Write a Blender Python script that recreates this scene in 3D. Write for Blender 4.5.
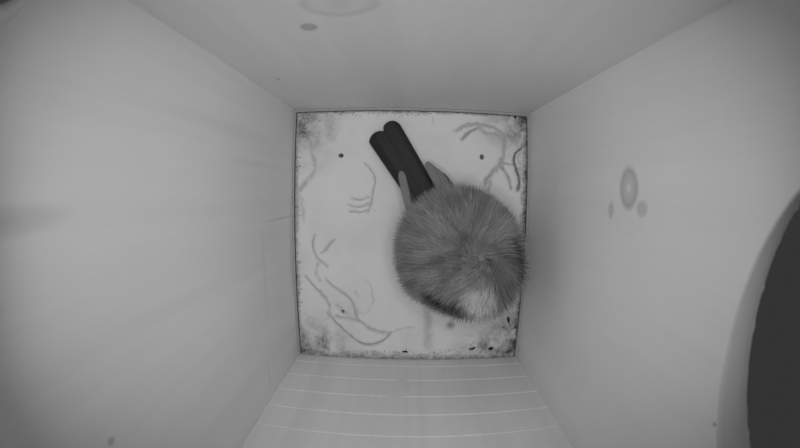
import bpy, bmesh, math, random
import numpy as np
from mathutils import Vector, Matrix

for o in list(bpy.data.objects):
    bpy.data.objects.remove(o, do_unlink=True)
SC = bpy.context.scene
COL = SC.collection
random.seed(7)
RNG = np.random.default_rng(7)

# ------------------------------------------------------------------ dimensions (metres)
W, D, H = 0.140, 0.1519, 0.262          # inside of the nest box
T = 0.012                               # board thickness
XL, XR, YB, YF = -W / 2, W / 2, D / 2, -D / 2

# ------------------------------------------------------------------ camera (fisheye lens under the roof, looking down)
CAM = np.array([-0.003644, 0.029395, 0.217199])
ROT = np.array([[0.99980995, -0.01548761, 0.01184025],
                [0.01429619, 0.99539129, 0.09482509],
                [-0.0132543, -0.0946378, 0.99542353]])
FPX = 381.136
cd = bpy.data.cameras.new('camera')
cam = bpy.data.objects.new('camera', cd)
COL.objects.link(cam)
m4 = Matrix([list(r) + [0] for r in ROT] + [[0, 0, 0, 1]])
m4.translation = Vector(CAM)
cam.matrix_world = m4
cd.type = 'PANO'
cd.sensor_width = 36.0
cd.sensor_fit = 'HORIZONTAL'
cd.lens = 50
cd.clip_start = 0.001
pano = cd if hasattr(cd, 'panorama_type') else cd.cycles
pano.panorama_type = 'FISHEYE_EQUISOLID'
pano.fisheye_lens = FPX / 800 * 36
pano.fisheye_fov = math.radians(200)
cd.dof.use_dof = True
cd.dof.focus_distance = 0.205
cd.dof.aperture_fstop = 50 / 1.6
SC.camera = cam

# ------------------------------------------------------------------ world: dim night outside
wd = bpy.data.worlds.new('world')
SC.world = wd
wd.use_nodes = True
bg = wd.node_tree.nodes['Background']
bg.inputs[0].default_value = (0.034, 0.034, 0.034, 1)
bg.inputs[1].default_value = 1.0

# ------------------------------------------------------------------ infrared lamps beside the lens
LED_W, LED_CONE, LED_BLEND = 0.475, 110, 1.0
LED_R, LED_DY, LED_TILT = 0.034, 0.0, -5.0
for k in range(6):
    a = math.radians(60 * k + 30)
    ld = bpy.data.lights.new('infrared_led', 'SPOT')
    ld.energy = LED_W / 6
    ld.shadow_soft_size = 0.003
    ld.spot_size = math.radians(LED_CONE)
    ld.spot_blend = LED_BLEND
    lo = bpy.data.objects.new('infrared_led', ld)
    COL.objects.link(lo)
    lo.location = (CAM[0] + LED_R * math.cos(a), CAM[1] + LED_DY + LED_R * math.sin(a), CAM[2] + 0.004)
    lo.rotation_euler = (math.radians(LED_TILT), 0, 0)

SC.view_settings.view_transform = 'Standard'
SC.view_settings.look = 'None'
SC.view_settings.exposure = 0.0
SC.view_settings.gamma = 1.0
SC.view_settings.use_curve_mapping = False


# ------------------------------------------------------------------ measuring helpers
def ray(px, py):
    x = (px - 400) / FPX
    y = -(py - 224) / FPX
    r = math.hypot(x, y)
    th = 2 * math.asin(r / 2)
    s = math.sin(th) / max(r, 1e-9)
    return ROT @ np.array([x * s, y * s, -math.cos(th)])


def at(px, py, axis=2, val=0.0):
    d = ray(px, py)
    return CAM + d * ((val - CAM[axis]) / d[axis])


# ------------------------------------------------------------------ mesh helpers
def obj(name, me, mat=None, parent=None):
    o = bpy.data.objects.new(name, me)
    COL.objects.link(o)
    if mat is not None and not me.materials:
        me.materials.append(mat)
    if parent is not None:
        o.parent = parent
    return o


def mesh(name, verts, faces, smooth=False):
    me = bpy.data.meshes.new(name)
    me.from_pydata([tuple(v) for v in verts], [], faces)
    me.update()
    if smooth:
        me.polygons.foreach_set('use_smooth', [True] * len(me.polygons))
    return me


def from_bm(name, bm, smooth=False):
    me = bpy.data.meshes.new(name)
    bmesh.ops.recalc_face_normals(bm, faces=bm.faces)
    bm.to_mesh(me)
    bm.free()
    if smooth:
        me.polygons.foreach_set('use_smooth', [True] * len(me.polygons))
    return me


def box_mesh(name, lo, hi, bevel=0.0, seg=1):
    bm = bmesh.new()
    bmesh.ops.create_cube(bm, size=1)
    for v in bm.verts:
        v.co = Vector([lo[i] + (hi[i] - lo[i]) * (v.co[i] + .5) for i in range(3)])
    if bevel:
        bmesh.ops.bevel(bm, geom=list(bm.edges), offset=bevel, segments=seg, affect='EDGES', profile=.6)
    return from_bm(name, bm)


def empty(name, loc):
    o = bpy.data.objects.new(name, None)
    o.empty_display_size = 0.01
    COL.objects.link(o)
    o.location = loc
    return o


def tag(o, label=None, cat=None, group=None, kind=None):
    if label:
        o['label'] = label
    if cat:
        o['category'] = cat
    if group:
        o['group'] = group
    if kind:
        o['kind'] = kind
    return o


def vnoise(x, y, seed=0, octaves=4):
    """smooth value noise in 0..1 for numpy arrays"""
    out = np.zeros_like(x, dtype=float)
    amp, tot = 1.0, 0.0
    for k in range(octaves):
        g = np.random.default_rng(seed + 31 * k).random((64, 64))
        fx, fy = x * 2 ** k + 5.3 * k, y * 2 ** k + 9.1 * k
        ix, iy = np.floor(fx).astype(int), np.floor(fy).astype(int)
        u, v = fx - ix, fy - iy
        u, v = u * u * (3 - 2 * u), v * v * (3 - 2 * v)
        i0, i1, j0, j1 = ix % 64, (ix + 1) % 64, iy % 64, (iy + 1) % 64
        out += amp * ((g[i0, j0] * (1 - u) + g[i1, j0] * u) * (1 - v) + (g[i0, j1] * (1 - u) + g[i1, j1] * u) * v)
        tot += amp
        amp *= .5
    return out / tot


def smooth_poly(pts, n=6):
    """Catmull-Rom through points"""
    P = [np.array(p, float) for p in pts]
    P = [2 * P[0] - P[1]] + P + [2 * P[-1] - P[-2]]
    out = []
    for i in range(1, len(P) - 2):
        for k in range(n):
            t = k / n
            a, b, c, d = P[i - 1], P[i], P[i + 1], P[i + 2]
            out.append(.5 * ((2 * b) + (c - a) * t + (2 * a - 5 * b + 4 * c - d) * t * t + (3 * b - a - 3 * c + d) * t ** 3))
    out.append(P[-2])
    return np.array(out)


def seg_dist(X, Y, pl):
    best = np.full(X.shape, 1e9)
    for a, b in zip(pl[:-1], pl[1:]):
        dx, dy = b[0] - a[0], b[1] - a[1]
        L = dx * dx + dy * dy + 1e-18
        t = np.clip(((X - a[0]) * dx + (Y - a[1]) * dy) / L, 0, 1)
        best = np.minimum(best, np.hypot(X - a[0] - t * dx, Y - a[1] - t * dy))
    return best


# ------------------------------------------------------------------ materials
class NT:
    def __init__(self, name):
        self.m = bpy.data.materials.new(name)
        self.m.use_nodes = True
        self.t = self.m.node_tree
        self.p = self.t.nodes['Principled BSDF']

    def n(self, typ, **kw):
        nd = self.t.nodes.new(typ)
        for k, v in kw.items():
            setattr(nd, k, v)
        return nd

    def l(self, a, b):
        self.t.links.new(a, b)

    def math(self, op, a, b=None, c=None, clamp=False):
        nd = self.n('ShaderNodeMath', operation=op, use_clamp=clamp)
        for i, v in enumerate((a, b, c)):
            if v is None:
                continue
            if isinstance(v, (int, float)):
                nd.inputs[i].default_value = v
            else:
                self.l(v, nd.inputs[i])
        return nd.outputs[0]

    def noise(self, vec, scale, detail=3, rough=.55, dist=0.0):
        nd = self.n('ShaderNodeTexNoise')
        nd.inputs['Scale'].default_value = scale
        nd.inputs['Detail'].default_value = detail
        nd.inputs['Roughness'].default_value = rough
        nd.inputs['Distortion'].default_value = dist
        self.l(vec, nd.inputs['Vector'])
        return nd.outputs['Fac']

    def mapping(self, vec, scale=(1, 1, 1), loc=(0, 0, 0), rot=(0, 0, 0)):
        nd = self.n('ShaderNodeMapping')
        nd.inputs['Scale'].default_value = scale
        nd.inputs['Location'].default_value = loc
        nd.inputs['Rotation'].default_value = rot
        self.l(vec, nd.inputs['Vector'])
        return nd.outputs[0]

    def ramp(self, fac, stops, interp='EASE'):
        nd = self.n('ShaderNodeValToRGB')
        cr = nd.color_ramp
        cr.interpolation = interp
        while len(cr.elements) > 1:
            cr.elements.remove(cr.elements[-1])
        cr.elements[0].position = stops[0][0]
        cr.elements[0].color = (stops[0][1],) * 3 + (1,)
        for p, v in stops[1:]:
            e = cr.elements.new(p)
            e.color = (v, v, v, 1)
        self.l(fac, nd.inputs[0])
        return nd.outputs[0]

    def grey(self, val):
        nd = self.n('ShaderNodeCombineColor')
        for i in range(3):
            self.l(val, nd.inputs[i])
        return nd.outputs[0]


def wood(name, base, grain=(1, 1, .06), band=.10, fine=.05, marks=(), rough=.62, warp=0.0):
    """pale board; grain = noise stretch per axis; marks = (centre, radii, ramp stops over distance/2)"""
    nt = NT(name)
    tc = nt.n('ShaderNodeTexCoord').outputs['Object']
    g1 = nt.noise(nt.mapping(tc, tuple(60 * g for g in grain)), 1.0, 2, .5, warp)
    g2 = nt.noise(nt.mapping(tc, tuple(420 * g for g in grain), (3, 1, 2)), 1.0, 3, .6)
    g3 = nt.noise(tc, 14, 2, .5)
    v = nt.math('ADD', nt.math('MULTIPLY_ADD', g1, 2 * band, 1 - band),
                nt.math('ADD', nt.math('MULTIPLY_ADD', g2, 2 * fine, -fine), nt.math('MULTIPLY_ADD', g3, .12, -.06)))
    v = nt.math('MULTIPLY', v, base)
    for c, r, stops, wob in marks:
        wn = nt.n('ShaderNodeTexNoise')
        wn.inputs['Scale'].default_value = 160
        nt.l(tc, wn.inputs['Vector'])
        sub = nt.n('ShaderNodeVectorMath', operation='SUBTRACT')
        nt.l(tc, sub.inputs[0])
        sub.inputs[1].default_value = c
        ml = nt.n('ShaderNodeVectorMath', operation='MULTIPLY')
        nt.l(sub.outputs[0], ml.inputs[0])
        ml.inputs[1].default_value = tuple(1 / q for q in r)
        ad = nt.n('ShaderNodeVectorMath', operation='LENGTH')
        nt.l(ml.outputs[0], ad.inputs[0])
        dd = nt.math('ADD', nt.math('MULTIPLY', ad.outputs['Value'], .5), nt.math('MULTIPLY_ADD', wn.outputs['Fac'], wob, -wob / 2))
        v = nt.math('MULTIPLY', v, nt.ramp(dd, stops))
    nt.l(nt.grey(v), nt.p.inputs['Base Color'])
    nt.p.inputs['Roughness'].default_value = rough
    nt.p.inputs['Specular IOR Level'].default_value = .25
    b = nt.n('ShaderNodeBump')
    b.inputs['Strength'].default_value = .12
    b.inputs['Distance'].default_value = .0004
    nt.l(g2, b.inputs['Height'])
    nt.l(b.outputs[0], nt.p.inputs['Normal'])
    return nt.m


def plain(name, val, rough=.7, var=.15, scale=900):
    nt = NT(name)
    tc = nt.n('ShaderNodeTexCoord').outputs['Object']
    nt.l(nt.grey(nt.math('MULTIPLY', nt.math('MULTIPLY_ADD', nt.noise(tc, scale, 3), 2 * var, 1 - var), val)), nt.p.inputs['Base Color'])
    nt.p.inputs['Roughness'].default_value = rough
    nt.p.inputs['Specular IOR Level'].default_value = .2
    return nt.m


def attr_mat(name, rough=.8, spec=.15, noise=0.0, scale=900, sheen=0.0):
    nt = NT(name)
    a = nt.n('ShaderNodeAttribute', attribute_name='tone')
    if noise:
        tc = nt.n('ShaderNodeTexCoord').outputs['Object']
        v = nt.math('MULTIPLY', a.outputs['Fac'], nt.math('MULTIPLY_ADD', nt.noise(tc, scale, 3), 2 * noise, 1 - noise))
    else:
        v = a.outputs['Fac']
    nt.l(nt.grey(v), nt.p.inputs['Base Color'])
    nt.p.inputs['Roughness'].default_value = rough
    nt.p.inputs['Specular IOR Level'].default_value = spec
    return nt.m


def set_tone(me, arr):
    at_ = me.attributes.new('tone', 'FLOAT', 'POINT')
    at_.data.foreach_set('value', np.asarray(arr, dtype=np.float32))


WALL = 0.88
KNOT = [(0, .96), (.08, .94), (.16, .78), (.3, .74), (.43, .63), (.51, .84), (.6, 1.0)]
SMALLKNOT = [(0, .86), (.2, .72), (.42, .82), (.58, 1.0)]
SPOT = [(0, .62), (.35, .72), (.6, 1.0)]
HALO = [(0, .88), (.3, .95), (.45, .84), (.58, 1.0)]
BAND = [(0, .80), (.25, .87), (.6, 1.0)]
M_left = wood('pale_board_left', WALL, (1, 1, .05), .07, .03, [
    ((XL, .0256, .185), (.01, .0030, .020), BAND, .06),
    ((XL, -.0265, .1682), (.01, .0011, .0016), SPOT, .0),
    ((XL, -.064, .0553), (.01, .0085, .0010), BAND, .1),
    ((XL, .0128, .020), (.01, .0009, .030), BAND, .12),
    ((XL, -.006, .0045), (.01, .030, .0022), BAND, .3),
    ((XL, -.012, .049), (.01, .026, .0022), [(0, .95), (.3, .96), (.6, 1)], .2),
    ((XL, .052, .090), (.01, .0035, .055), [(0, .94), (.6, 1)], .1),
    ((XL, .040, .060), (.01, .0022, .035), [(0, .95), (.6, 1)], .1),
], warp=.6)
M_right = wood('pale_board_right', WALL, (1, 1, .05), .05, .03, [
    ((XR, .0320, .1085), (.01, .0068, .0056), KNOT, .05),
    ((XR, .0241, .0967), (.01, .0032, .0020), SMALLKNOT, .14),
    ((XR, .0257, .1168), (.01, .0027, .0034), SMALLKNOT, .2),
    ((XR, .0300, .1085), (.01, .0130, .0110), [(0, 1), (.42, 1), (.5, .985), (.6, 1)], .16),
    ((XR, .0315, .0409), (.01, .004, .004), [(0, .93), (.6, 1)], .3),
    ((XR, -.0213, .1676), (.01, .0005, .0006), [(0, .3), (.5, .6), (.6, 1)], .05),
], warp=.6)
M_back = wood('pale_board_back', WALL * .92, (1, 1, .09), .08, .03, [
    ((-.0316, YB, .1176), (.0024, .01, .0026), [(0, .70), (.35, .62), (.48, .66), (.56, 1)], .06),
    ((-.0205, YB, .1315), (.0098, .01, .0078), HALO, .12),
    ((-.058, YB, .0666), (.0009, .01, .0020), SPOT, .1),
    ((.0148, YB, .029), (.0016, .01, .0030), [(0, .88), (.6, 1)], .2),
], warp=.6)
M_front = wood('pale_board_front', WALL, (1, 1, .012), .13, .05, [], warp=.2)
M_bore = wood('plywood_edge', min(.95, WALL * 1.06), (4, .06, .06), .12, .12, [], warp=.1)

M_trim = plain('grubby_strip', .48, .8, .2, 500)
M_white0 = plain('ring_pale', .85, .5, .05, 200)
# ------------------------------------------------------------------ the box
def panel_with_hole(name, x0, x1, y0, y1, z0, z1, c0, r0, c1, r1, n=96, mat=None, rag=0.0):
    """board in the y-z plane with a round bore; x0 is the inner face, x1 the outer face"""
    V, F = [], []

    def border(c, a):
        dy, dz = math.cos(a), math.sin(a)
        t = min([((y1 if dy > 0 else y0) - c[0]) / dy if abs(dy) > 1e-9 else 9, ((z1 if dz > 0 else z0) - c[1]) / dz if abs(dz) > 1e-9 else 9])
        return c[0] + dy * t, c[1] + dz * t
    angs = sorted({round(2 * math.pi * k / n, 6) for k in range(n)} |
                  {round(math.atan2(z - c0[1], y - c0[0]) % (2 * math.pi), 6) for y in (y0, y1) for z in (z0, z1)})
    N = len(angs)
    ch = .0002
    rings = []
    for k, (x, rr, c) in enumerate([(x0, None, c0), (x0, r0 + ch, c0), (x0 + (x1 - x0) * .06, r0, c0), (x0 + (x1 - x0) * .94, r1 * .94 + r0 * .06, (c0[0] * .06 + c1[0] * .94, c0[1] * .06 + c1[1] * .94)), (x1, r1, c1), (x1, None, c0)]):
        ring = []
        for a in angs:
            if rr is None:
                y, z = border(c, a)
            else:
                q = rr
                if k == 4 and rag:
                    q -= rag * max(0, math.sin(a * 37) * math.sin(a * 11 + 1) + .5 * math.sin(a * 83) - .45)
                y, z = c[0] + q * math.cos(a), c[1] + q * math.sin(a)
            ring.append(len(V))
            V.append((x, y, z))
        rings.append(ring)
    rings.append(rings[0])
    for A, B in zip(rings[:-1], rings[1:]):
        for k in range(N):
            F.append((A[k], A[(k + 1) % N], B[(k + 1) % N], B[k]))
    bm = bmesh.new()
    bv = [bm.verts.new(v) for v in V]
    for k, f in enumerate(F):
        bf = bm.faces.new([bv[i] for i in f])
        if N * 1 <= k < N * 4:
            bf.material_index = 1
    me = from_bm(name, bm)
    me.materials.append(mat)
    me.materials.append(M_bore)
    return tag(obj(name, me), kind='structure')


ZB = -T
wl = panel_with_hole('wall_left', XL, XL - T, YF - T, YB + T, ZB, H, (.0660, .1945), .0052, (.0660, .1945), .0052, mat=M_left)
wr = panel_with_hole('wall_right', XR, XR + T, YF - T, YB + T, ZB, H, (.00034, .20445), .0418, (.0035, .2040), .0417, n=192, mat=M_right, rag=.0005)
tag(wl, 'smooth pale board side of the nest box, left of the bird')
tag(wr, 'smooth pale board with a knot and the large round entrance hole')
wb = tag(obj('wall_back', box_mesh('wall_back', (XL, YB, ZB), (XR, YB + T, H)), M_back), 'smooth pale board behind the tail, dark oval knot in it', kind='structure')
wf = tag(obj('wall_front', box_mesh('wall_front', (XL, YF - T, ZB), (XR, YF - .0022, H)), M_front), 'pale climbing board cut across by horizontal grooves', kind='structure')
ce = tag(obj('ceiling', box_mesh('ceiling', (XL - T, YF - T, H), (XR + T, YB + T, H + T)), M_back), 'pale roof board of the nest box', kind='structure')

# climbing board: strips between the saw cuts
cuts = [.01067, .02838, .04667, .06426, .08219]
while cuts[-1] < H - .02:
    cuts.append(cuts[-1] + .0179)
CH_D, CH_H = .0015, .0011
zs = [ZB] + cuts + [H]
for k in range(len(zs) - 1):
    z0, z1 = zs[k], zs[k + 1]
    prof = [(YF - .0024, z0), (YF, z0 + .00005), (YF, z1 - CH_H), (YF - CH_D, z1 - .0001), (YF - .0024, z1 - .0001)]
    V = [(x, y, z) for x in (XL + .0001, XR - .0001) for y, z in prof]
    F = [(0, 1, 2, 3, 4), (9, 8, 7, 6, 5)] + [(q, q + 5, (q + 1) % 5 + 5, (q + 1) % 5) for q in range(5)]
    bm = bmesh.new()
    bv = [bm.verts.new(v) for v in V]
    for f in F:
        bm.faces.new([bv[q] for q in f])
    obj('slat', from_bm('slat', bm), M_front, wf)
# thin sealing strips where the walls meet the floor
TR = .0013
for k, (lo, hi) in enumerate([((XL, YF, -.001), (XL + TR, YB, .0006)), ((XL + TR, YB - TR - .0003, -.001), (XR - TR, YB, .0006)), ((XR - TR, YF, -.001), (XR, YB, .0006))]):
    tag(obj('trim_%d' % (k + 1), box_mesh('trim', lo, hi, .0002), M_trim), 'thin pale strip sealing the floor against the %s wall' % ('left', 'back', 'right')[k], kind='structure')
# raised ring around the small hole high in the left wall
def torus_mesh(name, c, R, r, nu=40, nv=14):
    V, F = [], []
    for i in range(nu):
        a = 2 * math.pi * i / nu
        for j in range(nv):
            b = 2 * math.pi * j / nv
            q = R + r * math.cos(b)
            V.append((c[0] + r * .9 * math.sin(b), c[1] + q * math.cos(a), c[2] + q * math.sin(a)))
            F.append((i * nv + j, ((i + 1) % nu) * nv + j, ((i + 1) % nu) * nv + (j + 1) % nv, i * nv + (j + 1) % nv))
    return mesh(name, V, F, True)
gm = obj('grommet', torus_mesh('grommet', (XL + .0004, .0660, .1945), .0062, .0018), M_white0)
tag(gm, 'pale rounded ring around the small hole at the upper left', 'grommet')

# ------------------------------------------------------------------ floor board with its stains and four drilled holes
G = .0019
nx, ny = 320, 346
xs = np.linspace(XL + G, XR - G, nx)
ys = np.linspace(YF + .0004, YB - G - .0001, ny)
X, Y = np.meshgrid(xs, ys)
P2 = lambda *pts: [at(*p)[:2] for p in pts]
STREAKS = [  # (half width in mm, strength, pixel path read off the photo -> floor points)
    (.9, .26, [(455, 131), (466, 126), (478, 124), (492, 127), (502, 134), (505, 146), (502, 160), (494, 170), (487, 179), (484, 188)]),
    (.8, .34, [(462, 139), (469, 133), (477, 128)]),
    (.9, .22, [(478, 126), (484, 133), (495, 134), (503, 141)]),
    (1.0, .26, [(504, 138), (503, 152), (500, 163), (496, 170)]),
    (.7, .30, [(499, 164), (504, 172), (509, 179), (511, 188)]),
    (.6, .22, [(500, 163), (508, 164), (515, 166), (522, 172)]),
    (.8, .42, [(524, 138), (521, 147), (515, 154), (514, 163), (517, 173), (519, 181), (518, 190)]),
    (.5, .20, [(523, 150), (518, 158), (522, 168), (524, 178)]),
    (.7, .20, [(489, 176), (490, 184), (487, 192)]),
    (.55, .17, [(364, 164), (372, 169), (375, 180), (373, 192), (371, 203), (368, 213)]),
    (.5, .18, [(351, 198), (359, 200), (369, 197)]),
    (.5, .18, [(349, 205), (358, 207), (370, 203)]),
    (.5, .18, [(350, 211), (360, 212), (368, 210)]),
    (.4, .14, [(372, 209), (376, 210)]),
    (1.2, .20, [(306, 126), (308, 140), (312, 152), (315, 167), (311, 177), (305, 183), (300, 190)]),
    (1.6, .10, [(322, 121), (325, 130), (318, 140), (310, 148)]),
    (.8, .14, [(300, 193), (302, 205), (303, 215), (304, 222)]),
    (.65, .22, [(315, 234), (313, 246), (316, 256), (322, 262), (328, 267)]),
    (.65, .22, [(334, 239), (329, 246), (322, 253)]),
    (.8, .20, [(306, 276), (314, 286), (322, 294), (328, 302), (330, 312)]),
    (.8, .16, [(318, 262), (316, 272), (320, 280)]),
    (.8, .20, [(326, 279), (334, 287), (344, 293), (352, 301), (356, 311), (358, 318)]),
    (.9, .24, [(336, 316), (350, 319), (360, 321), (370, 328), (380, 332), (390, 333)]),
    (.8, .24, [(328, 313), (336, 322), (346, 331), (356, 340), (366, 344), (378, 343), (386, 338), (391, 332)]),
    (.5, .14, [(390, 333), (400, 329), (414, 327)]),
    (.5, .12, [(365, 278), (370, 287), (373, 298), (370, 309), (364, 314), (357, 312)]),
    (.8, .12, [(308, 317), (320, 320), (332, 316)]),
    (.6, .12, [(356, 290), (357, 297)]),
    (1.3, .20, [(338, 306), (344, 311), (348, 314)]),
    (1.9, .20, [(427, 304), (428, 318), (428, 332), (428, 346)]),
    (1.0, .12, [(424, 310), (426, 330), (428, 347)]),
    (.9, .12, [(478, 322), (486, 330), (493, 324), (500, 318)]),
    (.9, .10, [(462, 334), (476, 336), (488, 331)]),
    (.5, .10, [(432, 118), (433, 124)]),
]
wx = (vnoise(X * 400, Y * 400, 3, 4) - .5) * .0022
wy = (vnoise(X * 400, Y * 400, 9, 4) - .5) * .0022
dark = np.zeros_like(X)
for w_, s_, pts in STREAKS:
    pl = smooth_poly(P2(*pts), 4)
    dd = seg_dist(X + wx, Y + wy, pl)
    mod = .35 + 1.3 * vnoise(X * 320, Y * 320, int(w_ * 100) + len(pts), 3)
    dark = np.maximum(dark, s_ * (1.55 if pts[0][0] > 450 and pts[0][1] < 200 else 1.35) * mod * np.exp(-(dd / (w_ * .00125)) ** 2 * .8))
# grime creeping in from the edges and corners
eL, eR, eF, eB = X - XL - G, XR - X - G, Y - YF - .0004, YB - Y - G
n1 = vnoise(X * 150, Y * 150, 21, 5)
n2 = np.clip((vnoise(X * 420, Y * 420, 22, 4) - .5) * 1.8 + .5, 0, 1)
n4 = np.clip((vnoise(X * 900, Y * 900, 27, 2) - .5) * 1.6 + .5, 0, 1)
n2 = .45 * n2 + .55 * n4
n3 = vnoise(X * 60, Y * 60, 23, 3)


def grime(e, reach, strength, mask=1.0):
    return strength * mask * np.clip(1.15 - e / (reach * (.35 + 1.3 * n1)), 0, 1) * (.35 + 1.1 * n2)


corner = lambda px, py, r: np.exp(-((np.hypot(X - at(px, py)[0], Y - at(px, py)[1])) / r) ** 2)
g = np.zeros_like(X)
g = np.maximum(g, grime(eL, .0024, .55))
g = np.maximum(g, grime(eR, .0034, .75))
g = np.maximum(g, grime(eB, .0017, .70))
g = np.maximum(g, grime(eF, .0046, .62))
g = np.maximum(g, .85 * corner(299, 346, .017) * np.clip(n1 * 1.9 - .25, 0, 1) * (.4 + .9 * n2))
g = np.maximum(g, .66 * corner(318, 346, .017) * np.clip(n1 * 2.0 - .35, 0, 1) * (.4 + .9 * n2))
g = np.maximum(g, 1.0 * corner(515, 342, .021) * np.clip(n1 * 1.9 - .2, 0, 1) * (.4 + .9 * n2))
g = np.maximum(g, .62 * corner(487, 347, .015) * np.clip(n1 * 2.0 - .4, 0, 1) * (.4 + .9 * n2))
g = np.maximum(g, 1.0 * corner(523, 121, .0150) * np.clip(n1 * 1.9 - .15, 0, 1) * (.5 + .8 * n2))
g = np.maximum(g, .45 * corner(503, 126, .012) * np.clip(n1 * 2 - .5, 0, 1))
g = np.maximum(g, .75 * corner(307, 126, .016) * np.clip(n1 * 1.9 - .3, 0, 1) * (.5 + .8 * n2))
g = np.maximum(g, .36 * corner(308, 150, .012) * np.clip(n1 * 1.9 - .5, 0, 1))
g = np.maximum(g, .16 * corner(345, 312, .012) * np.clip(n1 * 1.9 - .4, 0, 1))
g = np.maximum(g, .62 * corner(450.5, 325, .0026))          # soft round darker spot in front of the bird
g = np.maximum(g, .10 * np.clip(n3 * 2 - .95, 0, 1))
FL = .93
tone = FL * (1 - np.clip(np.maximum(dark, g), 0, .9)) * (.965 + .07 * vnoise(X * 90, Y * 30, 40, 3))
Z = -.0004 * np.clip(n2 - .75, 0, 1) + .0009 * np.clip(g - .35, 0, 1) * n2
HOLES = [(341, 155.5, .0014), (482, 157, .0015), (343, 311.5, .0011)]
inhole = np.zeros(X.shape, bool)
XX, YY = X.copy(), Y.copy()
for hx, hy, r in HOLES:
    c = at(hx, hy)
    d = np.hypot(X - c[0], Y - c[1])
    ang = np.arctan2(Y - c[1], X - c[0])
    rr = r * (1 + .12 * np.sin(2 * ang + hx) + .06 * np.sin(5 * ang))
    inn = d < rr
    # pull the grid onto the rim so that the hole is round
    nb = np.zeros_like(inn)
    for a_ in (-1, 0, 1):
        for b_ in (-1, 0, 1):
            nb |= np.roll(np.roll(inn, a_, 0), b_, 1)
    nb &= ~inn
    XX = np.where(nb, c[0] + rr * np.cos(ang), XX)
    YY = np.where(nb, c[1] + rr * np.sin(ang), YY)
    inhole |= inn
V = [(x, y, z) for x, y, z in zip(XX.ravel(), YY.ravel(), Z.ravel())]
F = []
for j in range(ny - 1):
    for i in range(nx - 1):
        if not (inhole[j, i] or inhole[j, i + 1] or inhole[j + 1, i] or inhole[j + 1, i + 1]):
            a = j * nx + i
            F.append((a, a + 1, a + nx + 1, a + nx))
tones = list(tone.ravel())
# rims of the holes and of the board run down through its thickness
edges = {}
for f in F:
    for a, b in zip(f, f[1:] + f[:1]):
        edges[(a, b)] = edges.get((a, b), 0) + 1
lower = {}
for (a, b) in list(edges):
    if (b, a) in edges:
        continue
    for q in (a, b):
        if q not in lower:
            lower[q] = len(V)
            V.append((V[q][0], V[q][1], -T))
            tones.append(tones[q] if q < len(tone.ravel()) else FL)
    F.append((b, a, lower[a], lower[b]))
fm = mesh('floor', V, F)
set_tone(fm, tones)
M_floor = attr_mat('stained_pale_floor', .75, .15, .03, 700)
fl = tag(obj('floor', fm, M_floor), 'pale floor board with dirt streaks, grime in its corners and drilled holes', kind='structure')


# ------------------------------------------------------------------ dry rootlets, droppings and husks lying on the floor
def strand(name, pts, rad, mat, flat=.25, parent=None, zbase=.0):
    pl = smooth_poly([tuple(at(*p)[:2]) for p in pts], 7)
    rad = rad * 1.35
    pl = pl + RNG.normal(size=pl.shape) * rad * .22
    n, k = len(pl), 6
    V, F = [], []
    for i in range(n):
        t = pl[min(i + 1, n - 1)] - pl[max(i - 1, 0)]
        t = t / (np.linalg.norm(t) + 1e-12)
        s = np.array([-t[1], t[0]])
        u = i / (n - 1)
        r = rad * (.35 + .65 * math.sin(math.pi * min(max(u, .06), .94)) ** .6) * (.6 + .8 * random.random())
        z = zbase + r * flat * .9
        for j in range(k):
            a = 2 * math.pi * j / k
            q = pl[i] + s * r * math.cos(a)
            V.append((q[0], q[1], z + r * flat * math.sin(a)))
    for i in range(n - 1):
        for j in range(k):
            F.append((i * k + j, i * k + (j + 1) % k, (i + 1) * k + (j + 1) % k, (i + 1) * k + j))
    F.append(tuple(range(k))[::-1])
    F.append(tuple((n - 1) * k + j for j in range(k)))
    return obj(name, mesh(name, V, F, True), mat, parent)


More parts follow.
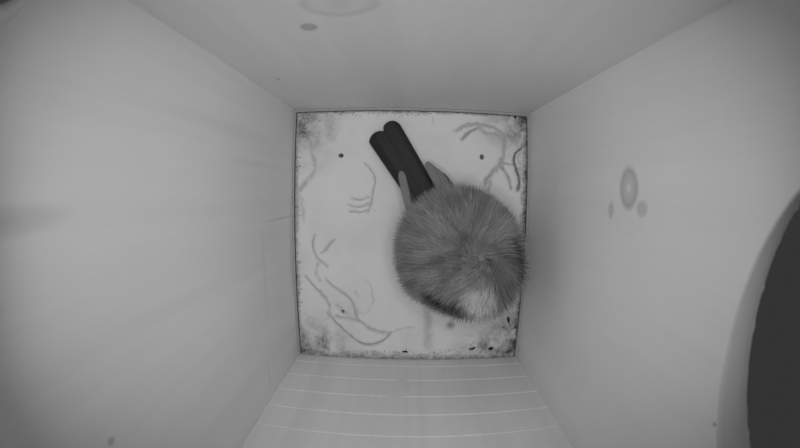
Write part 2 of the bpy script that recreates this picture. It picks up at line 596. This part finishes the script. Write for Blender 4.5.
M_root_pale = plain('dry_rootlet_pale', .66, .85, .2, 1500)
M_root_mid = plain('dry_rootlet', .52, .85, .25, 1500)
M_root_dark = plain('dry_rootlet_dark', .26, .85, .3, 1500)
M_black = plain('dropping_black', .02, .6)
M_dark = plain('dirt_dark', .07)
M_white = plain('husk_white', .62)
GR = 'dry rootlets stuck to the floor board'
for lab, mat, rad, pts, twigs in [
    ('dark wiry rootlet beside the right wall near the upper right corner', M_root_dark, .00042,
     [(524, 143), (521, 149), (515, 154), (514, 162), (517, 171), (519, 179), (519, 189)], []),
    ('short dark twig end lying left of the upper right drilled hole', M_root_mid, .00045, [(462, 139), (468, 133), (476, 128)], []),
    ('long pale branching rootlet curling around the upper right drilled hole', M_root_pale, .00045,
     [(457, 130), (468, 125), (480, 124), (494, 128), (503, 136), (504, 150), (501, 162), (493, 172), (486, 183)],
     [[(501, 162), (506, 174), (510, 186)], [(480, 124), (486, 133), (497, 134), (504, 140)]]),
    ('comb shaped pale rootlet left of the folded wing', M_root_pale, .00030,
     [(369, 168), (375, 178), (373, 192), (371, 203), (368, 213)],
     [[(352, 198), (360, 200), (370, 197)], [(350, 205), (359, 207), (370, 204)], [(351, 211), (360, 212), (369, 210)]]),
    ('curved short rootlet near the middle of the left wall', M_root_pale, .00034, [(315, 236), (313, 246), (316, 255), (326, 265)], []),
    ('straight short rootlet beside the curved one near the left wall', M_root_pale, .00034, [(333, 240), (328, 247), (322, 253)], []),
    ('thin rootlet slanting down to the lower left drilled hole', M_root_pale, .00034, [(306, 276), (314, 286), (322, 294), (330, 306)], []),
    ('pale rootlet arching over the lower left drilled hole', M_root_pale, .00034, [(327, 280), (340, 291), (352, 301), (357, 317), (370, 328), (388, 333)], []),
    ('bowed rootlet nearest the grooved board', M_root_mid, .00034, [(330, 315), (340, 326), (356, 340), (368, 344), (382, 341), (391, 332)], []),
]:
    if twigs:
        r_ = empty('rootlet', (0, 0, 0))
        strand('stem', pts, rad, mat, parent=r_)
        for tw in twigs:
            strand('twig', tw, rad * .85, mat, parent=r_)
    else:
        r_ = strand('rootlet', pts, rad, mat)
    tag(r_, lab, 'rootlet', GR)


def lump(name, px, py, rx, ry, rz, mat, ang=0.0, seed=0):
    bm = bmesh.new()
    bmesh.ops.create_icosphere(bm, subdivisions=2, radius=1)
    rg = random.Random(seed)
    ph = [rg.random() * 6 for _ in range(6)]
    for v in bm.verts:
        k = 1 + .22 * math.sin(3 * v.co.x + ph[0]) * math.sin(3.5 * v.co.y + ph[1]) + .14 * math.sin(6 * v.co.y + ph[2] + 4 * v.co.z)
        v.co = Vector((v.co.x * rx * k, v.co.y * ry * k, max(v.co.z, -.45) * rz * k))
    lo = min(v.co.z for v in bm.verts)
    c = at(px, py)
    R_ = Matrix.Rotation(ang, 4, 'Z')
    for v in bm.verts:
        v.co = R_ @ v.co
        v.co.z -= lo
    o = obj(name, from_bm(name, bm, True), mat)
    o.location = (c[0], c[1], 0.0001)
    return o


for i, (lab, px, py, rx, ry, rz, ang, mat, nm, cat) in enumerate([
    ('small black dropping at the foot of the grooved board, left of the bird', 405, 351.5, .0018, .0007, .0006, 0, M_black, 'dropping', 'dropping'),
    ('black dropping in the dirt, rightmost along the grooved board', 490.5, 348.2, .0017, .0009, .0008, .1, M_black, 'dropping', 'dropping'),
    ('flat dark dropping in the dirt, between two blacker ones', 472, 348.4, .0021, .0008, .0006, .25, M_dark, 'dropping', 'dropping'),
    ('slim upright black dropping close to the right wall', 508.3, 320, .0007, .0022, .0007, .25, M_black, 'dropping', 'dropping'),
    ('tiny black speck in the upper right corner', 515, 117.4, .0010, .0007, .0006, 0, M_black, 'dropping', 'dropping'),
    ('tiny white husk in the lower left corner dirt', 316.5, 337.5, .0016, .0005, .0004, -.5, M_white, 'seed_husk', 'husk'),
    ('tiny pale upright husk in the lower right dirt', 493.5, 339, .0005, .0014, .0004, .1, M_white, 'seed_husk', 'husk'),
    ('tiny pale husk flat beside the black dropping', 501, 347, .0013, .0005, .0004, .1, M_white, 'seed_husk', 'husk'),
    ('tiny pale husk in the upper left corner', 301.5, 118.5, .0004, .0012, .0004, -.6, M_white, 'seed_husk', 'husk'),
]):
    tag(lump(nm, px, py, rx, ry, rz, mat, ang, i), lab, cat, 'droppings on the floor' if nm == 'dropping' else 'seed husks on the floor')

c = at(400, 389, 1, YF)
bm = bmesh.new()
bmesh.ops.create_icosphere(bm, subdivisions=3, radius=1)
for v in bm.verts:
    a = math.atan2(v.co.z, v.co.x)
    k = 1 + .16 * math.sin(3 * a + 1) + .10 * math.sin(7 * a) + .06 * math.sin(13 * a + 2)
    v.co = Vector((v.co.x * .0075 * k - v.co.z * .003, v.co.y * .0013, v.co.z * .0145 * k))
sm = obj('smear', from_bm('smear', bm, True), M_front)
sm.location = (c[0], YF - .0009, c[2])
tag(sm, 'pale dried smear filling two grooves of the climbing board', 'smear')

# crumbs of dirt along the edges: one object
V, F, TN = [], [], []
tet = np.array([(1, 1, 1), (1, -1, -1), (-1, 1, -1), (-1, -1, 1)], float) / 1.7


def crumb(px, py, s):
    c = at(px, py)
    if not (XL + .0012 < c[0] < XR - .0012 and YF + .0012 < c[1] < YB - .0012):
        return
    Q = RNG.normal(size=(3, 3))
    Q, _ = np.linalg.qr(Q)
    t = (tet * (s * (.5 + RNG.random(3)))) @ Q
    t[:, 2] *= .6
    b = len(V)
    for q in t:
        V.append((c[0] + q[0], c[1] + q[1], .0002 + max(q[2] - t[:, 2].min(), 0)))
        TN.append(tn)
    F.extend([(b, b + 1, b + 2), (b, b + 3, b + 1), (b, b + 2, b + 3), (b + 1, b + 3, b + 2)])


for (cx, cy, sx, sy, n) in [(301, 345, 8, 9, 170), (315, 348, 20, 4, 120), (513, 345, 6, 14, 240), (485, 350, 24, 3.5, 150), (522, 122, 5, 8, 130),
                            (302, 120, 5, 7, 50), (524, 160, 2.5, 30, 80), (299, 300, 1.5, 30, 70), (420, 352, 60, 1.2, 120), (410, 114.5, 70, .8, 80), (300, 180, 1.5, 40, 30)]:
    for _ in range(n):
        tn = float(RNG.choice([.10, .18, .28, .4, .55, .75], p=[.08, .16, .26, .26, .16, .08]))
        crumb(cx + RNG.normal() * sx, cy + RNG.normal() * sy, float(RNG.uniform(.00018, .0005)))
cm = mesh('debris', V, F)
set_tone(cm, TN)
tag(obj('debris', cm, attr_mat('crumb_dirt', .9, .1)), 'crumbs of dirt gathered along the floor edges and corners', 'debris', kind='stuff')

# ------------------------------------------------------------------ the bird
BC = np.array([.0250, -.0040, .0292])                 # middle of the fluffed-up body
A_ = np.array([.45, -.893, 0]); A_ /= np.linalg.norm(A_)   # towards the head
S_ = np.array([-A_[1], A_[0], 0])                     # the bird's left (picture right)
U_ = np.array([0, 0, 1.])
RA, RS, RU = .0298, .0270, .0290
HEAD = np.array([.0095, .0040, .0165]); HR = .0150    # head centre in (along, side, up)


def body_r(d):
    """radius of the body in local direction d (N,3): egg shape with the head bulging near the top front"""
    e = 1 / np.sqrt((d[:, 0] / RA) ** 2 + (d[:, 1] / RS) ** 2 + (d[:, 2] / np.where(d[:, 2] < 0, RU * 1.28, RU)) ** 2)
    b = d @ HEAD
    disc = b * b - (HEAD @ HEAD - HR * HR)
    h = np.where(disc > 0, b + np.sqrt(np.maximum(disc, 0)), 0)
    k = .0022
    r = k * np.logaddexp(e / k, h / k) - k * .12
    flank = np.exp(-((d - np.array([.62, -.68, .38])) ** 2).sum(1) / .12)      # flattened where the wing is folded over the breast
    return r - .0016 * flank


def to_world(L):
    return BC + L[..., 0:1] * A_ + L[..., 1:2] * S_ + L[..., 2:3] * U_


def to_local(Wp):
    q = Wp - BC
    return np.stack([q @ A_, q @ S_, q @ U_], -1)


def onball(px, py, R=.0322):
    d = ray(px, py)
    q = CAM - BC
    b = q @ d
    disc = b * b - (q @ q - R * R)
    t = -b - math.sqrt(max(disc, 0))
    L = to_local(CAM + d * t)
    return L / np.linalg.norm(L)


bird = empty('bird', (BC[0], BC[1], 0))
tag(bird, 'small fluffed-up songbird asleep on the nest box floor, dark tail stretched back', 'bird')
INV = Vector((-BC[0], -BC[1], 0))

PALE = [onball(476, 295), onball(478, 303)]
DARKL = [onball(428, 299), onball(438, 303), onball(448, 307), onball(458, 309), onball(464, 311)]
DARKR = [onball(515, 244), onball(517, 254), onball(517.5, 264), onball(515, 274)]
RINGS = [[onball(x, y) for x, y in pts] for pts in  # dark arcs around the crown, with nape and mantle shadow painted into the tone
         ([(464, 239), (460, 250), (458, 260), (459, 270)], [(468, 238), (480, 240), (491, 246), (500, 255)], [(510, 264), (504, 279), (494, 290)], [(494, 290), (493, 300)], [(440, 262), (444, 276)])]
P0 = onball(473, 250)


def pdist(d, pts):
    best = np.full(len(d), 9.)
    for a, b in zip(pts[:-1], pts[1:]):
        ab = b - a
        t = np.clip(((d - a) @ ab) / (ab @ ab), 0, 1)
        best = np.minimum(best, np.linalg.norm(d - a - t[:, None] * ab, axis=1))
    return best


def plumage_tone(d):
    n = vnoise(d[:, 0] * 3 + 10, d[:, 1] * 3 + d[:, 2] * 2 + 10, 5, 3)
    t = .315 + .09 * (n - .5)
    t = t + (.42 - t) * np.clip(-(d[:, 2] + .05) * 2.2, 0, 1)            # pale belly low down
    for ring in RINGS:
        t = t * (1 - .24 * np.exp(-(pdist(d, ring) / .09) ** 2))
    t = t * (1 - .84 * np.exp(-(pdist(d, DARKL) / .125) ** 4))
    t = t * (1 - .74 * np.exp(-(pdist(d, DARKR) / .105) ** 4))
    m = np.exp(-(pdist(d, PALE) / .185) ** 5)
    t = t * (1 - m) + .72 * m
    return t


# body and head: one continuous skin
nu, nv = 96, 64
dirs = [(0, 0, 1.)]
for j in range(1, nv):
    th = math.pi * j / nv
    for i in range(nu):
        ph = 2 * math.pi * i / nu
        dirs.append((math.sin(th) * math.cos(ph), math.sin(th) * math.sin(ph), math.cos(th)))
dirs.append((0, 0, -1.))
dirs = np.array(dirs)
Lp = dirs * body_r(dirs)[:, None]
Wp = to_world(Lp)
Wp[:, 2] = np.maximum(Wp[:, 2], .0004)
F = [(0, 1 + i, 1 + (i + 1) % nu) for i in range(nu)]
for j in range(nv - 2):
    for i in range(nu):
        a, b = 1 + j * nu + i, 1 + j * nu + (i + 1) % nu
        F.append((a, a + nu, b + nu, b))
last = len(dirs) - 1
F += [(last, 1 + (nv - 2) * nu + (i + 1) % nu, 1 + (nv - 2) * nu + i) for i in range(nu)]
bm_ = mesh('body', Wp - np.array([BC[0], BC[1], 0]), F, True)
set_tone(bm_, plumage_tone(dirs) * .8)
M_plume = attr_mat('soft_plumage', .95, .05)
obj('body', bm_, M_plume, bird)

# plumage: fine barbs growing away from the crown
NS = 115000
d = RNG.normal(size=(NS * 2, 3))
d /= np.linalg.norm(d, axis=1)[:, None]
d = d[d[:, 2] * body_r(d) + BC[2] > .0012][:NS]
NS = len(d)
r = body_r(d)
eps = 1e-3


def surf(d):
    d = d / np.linalg.norm(d, axis=1)[:, None]
    return d * body_r(d)[:, None]


t1 = np.cross(d, np.array([.3, .5, .81]))
t1 /= np.linalg.norm(t1, axis=1)[:, None]
t2 = np.cross(d, t1)
p = surf(d)
nrm = np.cross(surf(d + eps * t1) - p, surf(d + eps * t2) - p)
nrm /= np.linalg.norm(nrm, axis=1)[:, None]
nrm *= np.sign((nrm * d).sum(1))[:, None]
back = np.array([-.55, 0, -.25])
flow = d - P0 + .35 * back
side = np.cross(d, np.broadcast_to(P0, d.shape))
w = np.exp(-((d - onball(500, 265)) ** 2).sum(1) / .25)
flow = flow + side * (w * .9)[:, None]
flow -= (flow * nrm).sum(1)[:, None] * nrm
flow /= np.linalg.norm(flow, axis=1)[:, None] + 1e-9
# tufts: neighbours lean and shade alike
e1 = np.cross(P0, [0, 0, 1.]); e1 /= np.linalg.norm(e1)
e2 = np.cross(P0, e1)
az = np.arctan2(d @ e2, d @ e1)
pol = np.arccos(np.clip(d @ P0, -1, 1))
tuft = vnoise((az + math.pi) * 9.0, pol * 3.2 + 4, 77, 3)
tuft2 = vnoise((az + math.pi) * 30.0 % 60, pol * 4 + 9, 78, 2)
sideway = np.cross(nrm, flow)
lean = (vnoise((az + math.pi) * 7, pol * 6 + 3, 79, 2) - .5) * .30 + RNG.normal(size=NS) * .26
flow = flow + sideway * lean[:, None]
flow /= np.linalg.norm(flow, axis=1)[:, None]
sideway = np.cross(nrm, flow)
fluff = RNG.random(NS) < .38                          # long loose down standing off the contour feathers
lift = .40 + .28 * RNG.random(NS) + .10 * (tuft - .5) + np.where(fluff, .55 * RNG.random(NS), 0)
Ln = (.0058 + .0036 * RNG.random(NS)) * np.where(pol < .35, .65, 1.0) * np.where(fluff, 1.35, 1.0)
wd_ = np.where(fluff, .00003, .00010) + .00006 * RNG.random(NS)
mid = p + flow * (Ln * .62 * np.cos(lift))[:, None] + nrm * (Ln * .62 * np.sin(lift))[:, None]
mid /= np.linalg.norm(mid, axis=1)[:, None]
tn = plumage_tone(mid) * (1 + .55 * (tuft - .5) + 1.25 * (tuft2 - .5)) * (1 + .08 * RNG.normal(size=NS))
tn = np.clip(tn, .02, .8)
front = np.clip((d[:, 0] - .15) / .5, 0, 1) * np.clip((.75 - d[:, 2]) / .4, 0, 1)
Ln = Ln * (1 - .60 * front * (.75 + .5 * RNG.random(NS)))
lift = lift * (1 - .35 * front)
ringsV, ringsT = [], []
for q, (s_, curl, wf_) in enumerate([(0, 0, 1), (.4, .02, 1), (.75, -.02, .7), (1, -.14, 0)]):
    c = p + flow * (Ln * s_ * np.cos(lift))[:, None] + nrm * (Ln * (s_ * np.sin(lift) + curl) - .0006)[:, None]
    cw = to_world(c)
    sw = sideway[:, 0:1] * A_ + sideway[:, 1:2] * S_ + sideway[:, 2:3] * U_
    if wf_:
        ringsV += [cw - sw * (wd_ * wf_)[:, None], cw + sw * (wd_ * wf_)[:, None]]
        ringsT += [tn * (.85 + .15 * s_)] * 2
    else:
        ringsV.append(cw)
        ringsT.append(tn * 1.15)
VV = np.stack(ringsV, 1).reshape(-1, 3)
TT = np.stack(ringsT, 1).reshape(-1)
VV[:, 2] = np.maximum(VV[:, 2], .0003 + .0004 * RNG.random(len(VV)))
base = (np.arange(NS) * 7)[:, None]
quads = np.concatenate([base + np.array([[0, 1, 3, 2]]), base + np.array([[2, 3, 5, 4]])], 0)
tris = base + np.array([[4, 5, 6]])
me = bpy.data.meshes.new('plumage')
me.vertices.add(len(VV))
me.vertices.foreach_set('co', (VV - np.array([BC[0], BC[1], 0])).astype(np.float32).ravel())
loops = np.concatenate([quads.ravel(), tris.ravel()]).astype(np.int32)
me.loops.add(len(loops))
me.loops.foreach_set('vertex_index', loops)
npoly = len(quads) + len(tris)
me.polygons.add(npoly)
starts = np.concatenate([np.arange(len(quads)) * 4, len(quads) * 4 + np.arange(len(tris)) * 3]).astype(np.int32)
me.polygons.foreach_set('loop_start', starts)
me.update(calc_edges=True)
me.validate()
set_tone(me, TT)
tag(obj('plumage', me, M_plume, bird), 'soft fluffed body feathers streaming away from the crown', kind='stuff')

# feathers of tail and wings
M_tail = plain('tail_feather_dark', .042, .55, .12, 500)
M_wing = plain('wing_feather_grey', .25, .6, .12, 500)
M_wing_d = plain('wing_feather_dusky', .13, .6, .12, 500)
M_shaft = plain('feather_shaft', .022, .5, .1, 500)
M_bill = plain('bill_horn', .05, .4, .1, 800)


def feather(name, a, b, wid, mat, parent, tipr=.35, sag=.0, bend=0.0, basew=.55, shaft=True):
    """flat vane from a (root) to b (tip), slightly arched across, with a rounded tip and a raised shaft"""
    a, b = np.array(a, float), np.array(b, float)
    t = b - a
    L = np.linalg.norm(t)
    t /= L
    s = np.cross(np.array([0, 0, 1.]), t)
    s /= np.linalg.norm(s)
    u = np.cross(t, s)
    n, k = 26, 7
    V, F = [], []
    for i in range(n + 1):
        x = i / n
        x = 1 - (1 - x) ** 1.7
        wq = wid * (basew + (1 - basew) * min(1, x / .55))
        e = (1 - x) * L / (wid * 2 * tipr * 2)
        if e < 1:
            wq *= math.sqrt(max(0, 1 - (1 - e) ** 2)) * .97 + .03
        for j in range(k):
            y = (j / (k - 1) - .5) * 2
            q = a + t * (L * x) + s * (wq * y + bend * math.sin(math.pi * x) * L) + u * (wid * .06 * (1 - y * y) - sag * x * (1 - x) * 4)
            V.append(q)
    N = len(V)
    V += [v - u * .00012 for v in V]
    for i in range(n):
        for j in range(k - 1):
            q = i * k + j
            F.append((q, q + 1, q + k + 1, q + k))
            F.append((N + q, N + q + k, N + q + k + 1, N + q + 1))
    for i in range(n):
        for j in (0, k - 1):
            q = i * k + j
            F.append((q, q + k, N + q + k, N + q) if j == 0 else (q, N + q, N + q + k, q + k))
    o = obj(name, mesh(name, np.array(V) - np.array([BC[0], BC[1], 0]), F, True), mat, parent)
    return o


tail = empty('tail', (0, 0, 0)); tail.parent = bird
# roots under the rump, tips in two lobes; z drops from rump to floor
rootL, rootR = at(426, 213, 2, .0135), at(437.5, 205, 2, .0135)
tipsL = [(379.6, 132.6), (377.6, 131.6), (376.0, 131.8), (375.0, 132.4), (374.2, 133.4), (373.6, 134.4), (373.2, 135.6)]
tipsR = [(388.4, 122.4), (389.6, 121.8), (390.8, 122.0), (391.8, 122.6), (392.8, 123.6), (393.4, 125.0)]
feather('tail_feather', (rootL + rootR) / 2, at(384.0, 130.5, 2, .0040), .0040, M_tail, tail, .21, basew=.9)
for k, (tx, ty) in enumerate(tipsR):
    feather('tail_feather', rootR + np.array([.0003 * k - .0012, 0, -.0003 * k]), at(tx - 1.2, ty, 2, .0052 - .0004 * k), .0039, M_tail, tail, .21, basew=.9)
for k, (tx, ty) in enumerate(tipsL):
    feather('tail_feather', rootL + np.array([-.0004 * k + .0018, 0, -.0003 * k + .0004]), at(tx - .8, ty + .6, 2, .0056 - .0004 * k), .0036, M_tail, tail, .21, basew=1.0)

for nm, feats in (('wing', [  # the bird's right wing (picture left)
        ((412, 222), (400.8, 171), .0021, M_wing, .0190), ((414, 224), (404, 182), .0021, M_wing_d, .0180), ((417, 226), (408, 192), .0022, M_wing_d, .0172)]),
        ('wing', [  # the left wing (picture right)
            ((446, 198), (426.6, 161.6), .0022, M_wing, .0172), ((452, 199), (430.0, 165), .0022, M_wing, .0178), ((456, 199), (434.5, 168.5), .0022, M_wing, .0184),
            ((460, 200), (439.5, 172.5), .0022, M_wing_d, .0190), ((450, 204), (433.5, 179.0), .0021, M_wing_d, .0200)])):
    w_ = empty(nm, (0, 0, 0)); w_.parent = bird
    for a, b, wd2, mt, z in feats:
        feather('flight_feather', at(a[0], a[1], 2, z + .004), at(b[0], b[1], 2, z - .004), wd2, mt, w_, .5)

# bill tucked down into the breast plumage in front of the pale face
def cone(name, base, tip, r, mat, parent):
    base, tip = np.array(base), np.array(tip)
    t = tip - base
    L = np.linalg.norm(t); t /= L
    s = np.cross(t, [0, 0, 1.]); s /= np.linalg.norm(s)
    u = np.cross(s, t)
    V, F = [], []
    n, k = 6, 10
    for i in range(n + 1):
        x = i / n
        rr = r * (1 - x) ** .75 + .00008
        for j in range(k):
            a = 2 * math.pi * j / k
            V.append(base + t * L * x + s * rr * .8 * math.cos(a) + u * (rr * math.sin(a) - .0006 * x * x))
    for i in range(n):
        for j in range(k):
            F.append((i * k + j, i * k + (j + 1) % k, (i + 1) * k + (j + 1) % k, (i + 1) * k + j))
    F.append(tuple(range(k))[::-1]); F.append(tuple(n * k + j for j in range(k)))
    return obj(name, mesh(name, np.array(V) - np.array([BC[0], BC[1], 0]), F, True), mat, parent)


def loc_dir(al, si, up):
    q = np.array([[al, si, up]], float)
    q /= np.linalg.norm(q)
    return q


dB = loc_dir(.86, .03, .47)
pb = to_world(dB * body_r(dB)[:, None])[0]
cone('bill', pb - A_ * .001, pb + A_ * .0048 - U_ * .0058, .0019, M_bill, bird)
